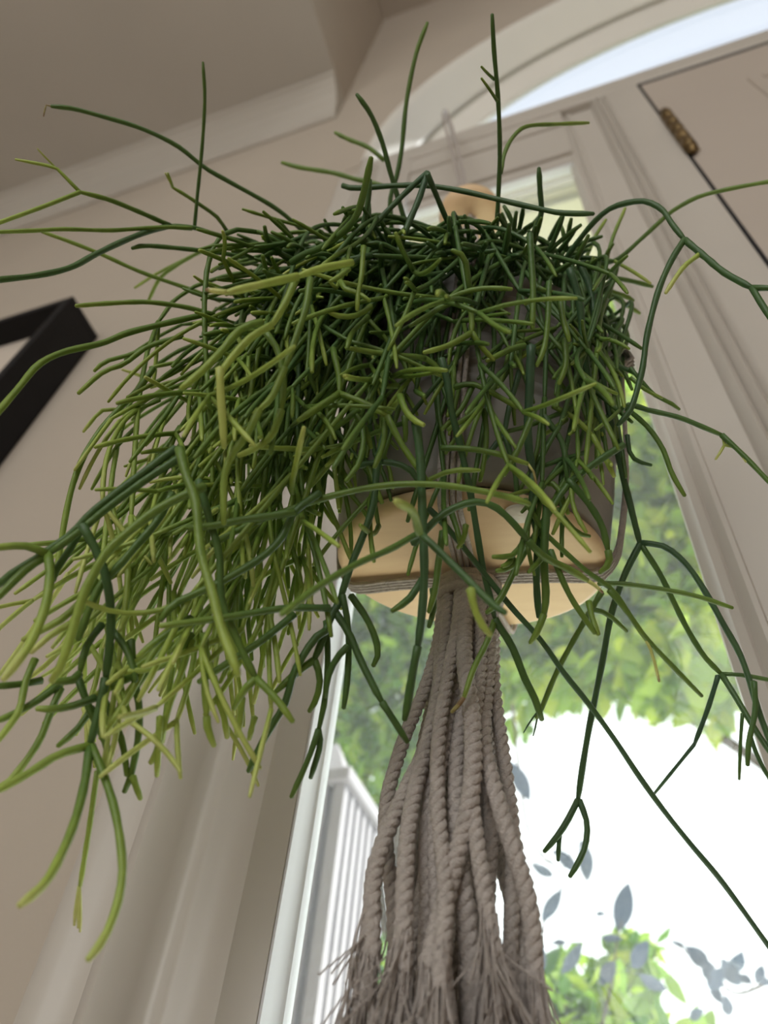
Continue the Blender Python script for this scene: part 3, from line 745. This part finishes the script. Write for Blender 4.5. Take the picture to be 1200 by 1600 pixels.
def strand(u, v, youth_shade, r=.00160, lift=1.0, kj=.06, up=False):  # tone follows age, also held low where the bush shades itself
    k = depth(u, v)*(1.045+rs.gauss(0, kj)); e = keep_out(at(u, v, k))
    out = e - (O + A*H); a = math.atan2(out.dot(YP), out.dot(XP)) + rs.gauss(0, .35)
    rr = RT*rs.uniform(.35, .92); s0 = O + A*(H-.012) + XP*rr*math.cos(a) + YP*rr*math.sin(a)
    rim = O + A*(H+.008+abs(rs.gauss(0, .014))*lift) + (XP*math.cos(a)+YP*math.sin(a))*(RT+.004)
    ch = e - rim; L = np.linalg.norm(ch)
    mid = rim + ch*.45 + np.array([out[0], out[1], 0])*.12 + np.array([0, 0, 1.])*L*rs.uniform(.04, .26)*lift + np.array([rs.gauss(0, 1), rs.gauss(0, 1), 0])*L*.09
    P = [s0, rim, keep_out(mid), e] if not up else [s0, (s0+e)/2+np.array([rs.gauss(0, .01), rs.gauss(0, .01), 0]), e]
    P = spline(P, step=.007)
    ln_ = .007*len(P); m_ = max(1, round(ln_/rs.uniform(.06, .10))); cut = np.linspace(0, len(P)-1, m_+1).astype(int)
    for i in range(m_):
        q = P[cut[i]:cut[i+1]+1]
        if len(q) < 3: continue
        if i and sprawls(q): return
        f0 = i/m_; f1 = (i+1)/m_
        add_seg(q.copy(), r*(1.05-.12*f0), max(.2, youth_shade*(.2+.6*f0**1.3))+rs.uniform(-.05, .08), max(.2, youth_shade*(.2+.6*f1**1.3)))
        d = q[-1]-q[-2]; d /= np.linalg.norm(d)
        if i < m_-1 and rs.random() < (.75 if f1 > .3 else .35):
            pr = np.cross(d, [rs.gauss(0, 1) for _ in range(3)]); pr /= np.linalg.norm(pr)
            twig(q[-1], rot(d, pr, rs.uniform(.4, 1.15)), rs.uniform(.04, .09)*(.35 if up else 1), r*.92, youth_shade*(.2+.6*f1), min(.85, youth_shade*(.4+.7*f1)+.1), 0 if up else rs.choice([0, 0, 1]))
    for j in range(rs.choice([1, 2, 2, 3])):
        pr = np.cross(d, [rs.gauss(0, 1) for _ in range(3)]); pr /= np.linalg.norm(pr)
        twig(e, rot(d, pr, rs.uniform(.2, .8)), rs.uniform(.035, .07)*(.4 if up else 1), r*.9, youth_shade*.75, min(.86, youth_shade+rs.uniform(0, .2)), rs.choice([0, 0, 0, 1]) if not up else 0)
# where the strands reach to: (u, v, spread u, spread v, how many, youth with painted inner shade)
AIMS = [(350, 610, 60, 55, 13, .5), (400, 730, 70, 60, 17, .6), (315, 745, 50, 60, 12, .6), (205, 855, 40, 45, 7, .75), (220, 940, 60, 55, 13, .88), (330, 950, 55, 45, 13, .88), (140, 980, 45, 40, 6, .95),
        (430, 890, 55, 45, 10, .65), (500, 780, 45, 60, 8, .5), (480, 580, 55, 55, 11, .35), (450, 480, 50, 45, 17, .3), (560, 520, 45, 55, 12, .3), (600, 630, 50, 60, 8, .35), (700, 540, 60, 60, 9, .3),
        (780, 570, 50, 60, 7, .3), (865, 560, 20, 70, 11, .3), (908, 620, 16, 75, 14, .3), (915, 740, 12, 30, 3, .6), (920, 520, 16, 50, 7, .35), (860, 760, 30, 40, 2, .4), (640, 740, 60, 40, 3, .45), (740, 770, 60, 40, 2, .4),
        (345, 530, 35, 30, 6, .4), (305, 630, 30, 45, 5, .55), (620, 460, 60, 20, 8, .2), (760, 455, 60, 20, 8, .2), (450, 440, 35, 20, 5, .25)]
for (u, v, su, sv, nn, yg) in AIMS:
    for _ in range(round(nn*.78)): strand(rs.gauss(u, su*.8), rs.gauss(v, sv*.8), yg*rs.uniform(.75, 1.15))
for (u, v, su, sv, nn, yg) in [(490, 400, 45, 14, 12, .25), (620, 395, 60, 16, 10, .15), (730, 395, 50, 14, 14, .15), (850, 395, 40, 16, 14, .2), (925, 415, 28, 18, 8, .35), (790, 392, 60, 14, 10, .15)]:
    for _ in range(nn): strand(rs.gauss(u, su*.8), rs.gauss(v, sv*.8), yg, .0019, .5, .05, True)
def seen_size(s):
    q = project(s[0]); inside = ((q[:, 0] > 0) & (q[:, 0] < 1200) & (q[:, 1] > 0) & (q[:, 1] < 1600)).mean()
    return inside*np.linalg.norm(np.diff(q[:, :2], axis=0), axis=1).sum()*s[1].mean()/q[:, 2].min() + (1e6 if s[3] else 0)
order = sorted(range(len(SEG)), key=lambda i: -seen_size(SEG[i]))
SV = []; SF = []; ST = []; base = 0
for n_, i in enumerate(order):
    P, r, t_, main = SEG[i]; m_ = len(P); ns = 8 if main else 6
    V, Fc = tube(P, r, ns); col = np.repeat(t_, ns); col = np.r_[col, t_[0], t_[-1]]; c3 = np.stack([col]*3, 1)
    if n_ < 300:
        mesh('stem', V, Fc, MSTEM, plant, True, cols=c3)
    else:
        SV.append(V); SF += [tuple(base+j for j in f) for f in Fc]; ST.append(c3); base += len(V)
o = mesh('stem_tangle', np.vstack(SV), SF, MSTEM, plant, True, cols=np.vstack(ST)); o['kind'] = 'stuff'
print('stems', len(SEG), 'traced', sum(s[3] for s in SEG))
# ------------------------------------------------------------------ outside the window
b = B(); b.box((-14, .62, FL-.4), (14, 30, FL-.3)); o = smesh('ground', b, MLAWN)
b = B(); b.box((-4, .62, FL-.3), (5, 3.2, FL-.06)); smesh('bounce_terrace', b, MTERR)  # unseen slab, made wide and pale to bounce light up into the arch
b = B(); b.box((-1.3, .70, 2.02), (2.6, 1.0, 2.2), .01); b.box((-1.3, .72, 1.985), (2.6, .98, 2.02), .006); smesh('trim_16', b, MCREAM)
# fluted post on the terrace
px, py, pw, pt = -.64, 1.30, .095, .775
post = thing('porch_post', 'white fluted porch post outside the glass, under the leaves', 'post', (px, py, .60))
b = B(); fl = [(-pw, -pw)]; nf = 5
def side(n_):
    out = []
    for i in range(n_):
        x0 = -pw+.012+i*(2*pw-.024)/n_; wd = (2*pw-.024)/n_
        out += [(x0+.009, 0), (x0+.012, .018), (x0+wd-.012, .018), (x0+wd-.009, 0)]
    return out
pr = [(px+x, py-pw+d) for x, d in [(-pw, 0)]+side(nf)+[(pw, 0)]] + [(px+pw-d, py+x) for x, d in side(nf)] + [(px+pw, py+pw), (px-pw, py+pw)]
V, Fc = extrude_profile(pr, FL, pt-.03); b.add(V, Fc); mesh('shaft', zz(b.V), b.F, MPORCH, post, False)
b = B(); b.box((px-pw-.012, py-pw-.012, pt-.03), (px+pw+.012, py+pw+.012, pt), .006); mesh('cap', zz(b.V), b.F, MPORCH, post, False)
b = B()
for r0, r1, h0, h1 in ((.07, .05, 0, .02), (.05, .018, .02, .09), (.018, .004, .09, .12)):
    V = [(px+.02+sx*r0, py+sy*r0, pt+h0) for sx, sy in ((-1,-1),(1,-1),(1,1),(-1,1))] + [(px+.02+sx*r1, py+sy*r1, pt+h1) for sx, sy in ((-1,-1),(1,-1),(1,1),(-1,1))]
    b.add(V, [(0,1,5,4),(1,2,6,5),(2,3,7,6),(3,0,4,7),(4,5,6,7),(3,2,1,0)])
mesh('finial', zz(b.V), b.F, MPORCH, post, False)
LEAFSH = np.array([(0, 0, 0), (.22, .17, .02), (.5, .24, .035), (.8, .13, .0), (1, 0, -.05), (.8, -.13, .0), (.5, -.24, .035), (.22, -.17, .02)])
LEAFF = [(0, 1, 7), (1, 2, 6, 7), (2, 3, 5, 6), (3, 4, 5)]
def leaf_cloud(name, centres, size, tones, parent, m, hang=.5):
    V = []; Fc = []; T = []
    for c, tn in zip(centres, tones):
        d = RNG.normal(size=3); d[2] -= hang*2; d /= np.linalg.norm(d); s = np.cross(d, RNG.normal(size=3)); s /= np.linalg.norm(s); n_ = np.cross(d, s)
        L = size*RNG.uniform(.6, 1.3); q = c + L*(LEAFSH[:, :1]*d + LEAFSH[:, 1:2]*s + LEAFSH[:, 2:]*n_)
        b0 = len(T); V.append(q); Fc += [tuple(b0+i for i in f) for f in LEAFF]; T += [tn]*8
    o = mesh(name, np.vstack(V), Fc, m, parent, True, cols=np.stack([np.array(T)]*3, 1)); return o
def limb(P, r0, r1): P = spline(P, n=24); return tube(P, np.linspace(r0, r1, len(P)), 9)
def tree(label, x, y, blobs, size, nleaf, t0, t1, group=None, trunk=.11):
    g = FL-.3+Z0; t_ = thing('garden_tree', label, 'tree', (x, y, g), group)
    cs = []; tn = []; tot = sum(bl[3]*bl[4]*bl[5] for bl in blobs)
    bk = B()
    top = np.mean([bl[:3] for bl in blobs], axis=0)+np.array([0, 0, Z0])
    V, Fc = limb([(x, y, g), (x+.1, y+.05, g+(top[2]-g)*.4), (top[0], top[1], top[2])], trunk, trunk*.35); bk.add(V, Fc)
    bk.obj('trunk', MBARK, t_, True); bk = B()
    for (bx, by, bz, rx, ry, rz) in blobs:
        n_ = int(nleaf*rx*ry*rz/tot); c = np.array([bx, by, bz+Z0])
        V, Fc = limb([(x+.1, y+.05, g+(top[2]-g)*.45), (np.array([x, y, g+(top[2]-g)*.6])+c)/2, c], trunk*.4, .012); bk.add(V, Fc)
        d = RNG.normal(size=(n_, 3)); d /= np.linalg.norm(d, axis=1)[:, None]; rr = RNG.uniform(.25, 1, n_)[:, None]**.5
        # leaves sit in tufts on twigs
        tc = d*rr; k = max(6, n_//14); hub = tc[RNG.integers(0, n_, k)]; tc = hub[RNG.integers(0, k, n_)]*.85 + RNG.normal(size=(n_, 3))*.11
        cs.append(c + tc*np.array([rx, ry, rz])); tn.append(np.clip(t0+(t1-t0)*RNG.beta(2, 2.5, n_), 0, 1))
    bk.obj('branches', MBARK, t_, True)
    o = leaf_cloud('foliage', np.vstack(cs), size, np.concatenate(tn), t_, MLEAF); o['kind'] = 'stuff'
    return t_
def ball(u0, v0, y, rx, ry, rz):  # a bough placed along a sight line, y metres out
    p = aty(u0, v0, y) - np.array([0, 0, Z0]); return (p[0], p[1], p[2], rx, ry, rz)
tree('tall bright green tree arching over the window at the right', 1.3, 3.6, [ball(1010, 720, 2.6, .75, .6, .75), ball(960, 930, 2.7, .7, .5, .42), ball(1100, 900, 2.7, .6, .5, .5), ball(900, 480, 2.4, .9, .6, 1.1), ball(1050, 1010, 2.5, .45, .35, .26), ball(860, 1010, 2.6, .45, .35, .30)], .14, 13500, .5, 1.05)
tree('darker green tree with fine leaves behind the tassel and the saucer', -1.6, 4.6, [ball(600, 1090, 3.6, .8, .6, .42), ball(640, 960, 3.5, .8, .6, .5), ball(540, 1000, 3.6, .7, .6, .6), ball(740, 1000, 3.6, .6, .5, .4), ball(600, 800, 3.4, .9, .6, .9), ball(790, 930, 3.5, .7, .5, .5), ball(560, 1190, 3.7, .55, .5, .28)], .12, 11500, .2, .98)
def bush(label, x, y, blobs, size, n_, t0, t1):
    g = FL-.3+Z0; t_ = thing('garden_shrub', label, 'shrub', (x, y, g)); cs = []; tn = []; bk = B()
    for (bx, by, bz, rx, ry, rz) in blobs:
        c = np.array([bx, by, bz+Z0]); V, Fc = limb([(x, y, g), (np.array([x, y, g])+c)/2+np.array([.05, 0, .1]), c], .03, .006); bk.add(V, Fc)
        d = RNG.normal(size=(n_, 3)); d /= np.linalg.norm(d, axis=1)[:, None]
        cs.append(c + d*RNG.uniform(.1, 1, n_)[:, None]**.6*np.array([rx, ry, rz])); tn.append(np.clip(t0+(t1-t0)*RNG.beta(2, 2, n_), 0, 1))
    bk.obj('branches', MBARK, t_, True)
    o = leaf_cloud('foliage', np.vstack(cs), size, np.concatenate(tn), t_, MLEAF); o['kind'] = 'stuff'
bush('green and yellow shrub at the foot of the window, right of the tassel', -.25, 2.2, [ball(930, 1590, 2.0, .20, .2, .13), ball(880, 1570, 2.0, .14, .2, .12), ball(985, 1510, 2.1, .09, .1, .10), ball(840, 1560, 2.1, .10, .1, .10), ball(960, 1640, 2.0, .3, .2, .12)], .075, 150, .1, .95)
bush('green shrub beside the white porch post, left of the tassel', -.85, 2.1, [ball(600, 1560, 1.9, .12, .15, .12), ball(560, 1610, 1.9, .16, .15, .10), ball(640, 1500, 2.0, .09, .1, .08), ball(590, 1660, 1.9, .25, .2, .12)], .07, 150, .05, .8)
def spray(label, path, leaves, y, t_rng):
    P = [aty(u, v, yy) for u, v, yy in path]; t_ = thing('laurel_branch', label, 'branch', P[0])
    V, Fc = limb(P, .0035, .0015); mesh('twig', V, Fc, MBARK, t_)
    Q = spline(P, n=60)
    for (u, v, l, wd, an) in leaves:
        yy = y*(1+RNG.uniform(-.06, .06)); a = math.radians(an); k = yy/ray(u, v)[1]
        du, dv = math.cos(a)*l/2, math.sin(a)*l/2
        p0 = at(u-du, v-dv, k*RNG.uniform(.98, 1.02)); p1 = at(u+du, v+dv, k*RNG.uniform(.98, 1.02)); d = p1-p0; Ln = np.linalg.norm(d); d /= Ln
        s = np.cross(d, ray(u, v)); s /= np.linalg.norm(s); s = rot(s, d, RNG.uniform(-.5, .5)); n_ = np.cross(d, s); W_ = wd*k/F/2
        xs = np.linspace(0, 1, 9); Vv = []; Ff = []
        for x in xs:
            h = W_*math.sin(math.pi*min(1, x*.97+.015))**.8; c = p0 + d*x*Ln - n_*.10*Ln*(x-.5)**2
            Vv += [c+s*h+n_*h*.25, c, c-s*h+n_*h*.25]
        for i in range(8): q = 3*i; Ff += [(q, q+3, q+4, q+1), (q+1, q+4, q+5, q+2)]
        j = int(np.argmin(np.linalg.norm(Q-p0, axis=1))); st = tube(spline([Q[j], (Q[j]+p0)/2+np.array([0, 0, .004]), p0], n=6), .0009, 5); b0 = len(Vv)
        Vv += list(st[0]); Ff += [tuple(b0+i for i in f) for f in st[1]]
        mesh('leaf', Vv, Ff, MLEAFB, t_, True, cols=np.full((len(Vv), 3), RNG.uniform(*t_rng)))
spray('slender branch of long haze-tinted leaves against the white sky', [(800, 1100, 1.5), (826, 1300, 1.5), (880, 1370, 1.5), (850, 1440, 1.5), (838, 1530, 1.5), (850, 1640, 1.5)],
      [(812, 1220, 70, 26, 62), (806, 1390, 62, 22, 60), (818, 1430, 40, 18, 25), (862, 1415, 58, 20, 122), (884, 1345, 50, 22, 40), (914, 1345, 66, 26, 82), (826, 1482, 52, 20, 5), (893, 1498, 58, 22, 122), (874, 1473, 22, 10, 0), (848, 1360, 40, 16, 30), (842, 1505, 44, 22, 110)], 1.5, (.2, .6))
spray('lone leafy twig with one upright leaf in mid sky', [(930, 1640, 1.6), (955, 1540, 1.6), (964, 1470, 1.6), (972, 1440, 1.6)], [(974, 1418, 78, 30, -78), (956, 1466, 34, 12, 0), (938, 1428, 16, 9, 0), (950, 1520, 44, 24, -60), (1000, 1492, 50, 26, -60), (1020, 1535, 50, 22, 30)], 1.6, (.2, .7))
spray('small leaved twig leaning into the white sky at the far right', [(1250, 1520, 1.7), (1200, 1536, 1.7), (1150, 1552, 1.7), (1110, 1520, 1.7), (1060, 1478, 1.7)],
      [(1090, 1495, 48, 26, 40), (1105, 1515, 36, 24, 70), (1118, 1530, 40, 24, 120), (1142, 1520, 50, 28, 60), (1150, 1505, 40, 24, -60), (1136, 1572, 34, 18, 80), (1120, 1552, 34, 18, 70), (1187, 1522, 30, 16, -70), (1088, 1585, 26, 16, -30), (1060, 1475, 26, 8, 20), (1165, 1530, 24, 14, 30), (1195, 1534, 22, 12, 0)], 1.7, (.1, .5))
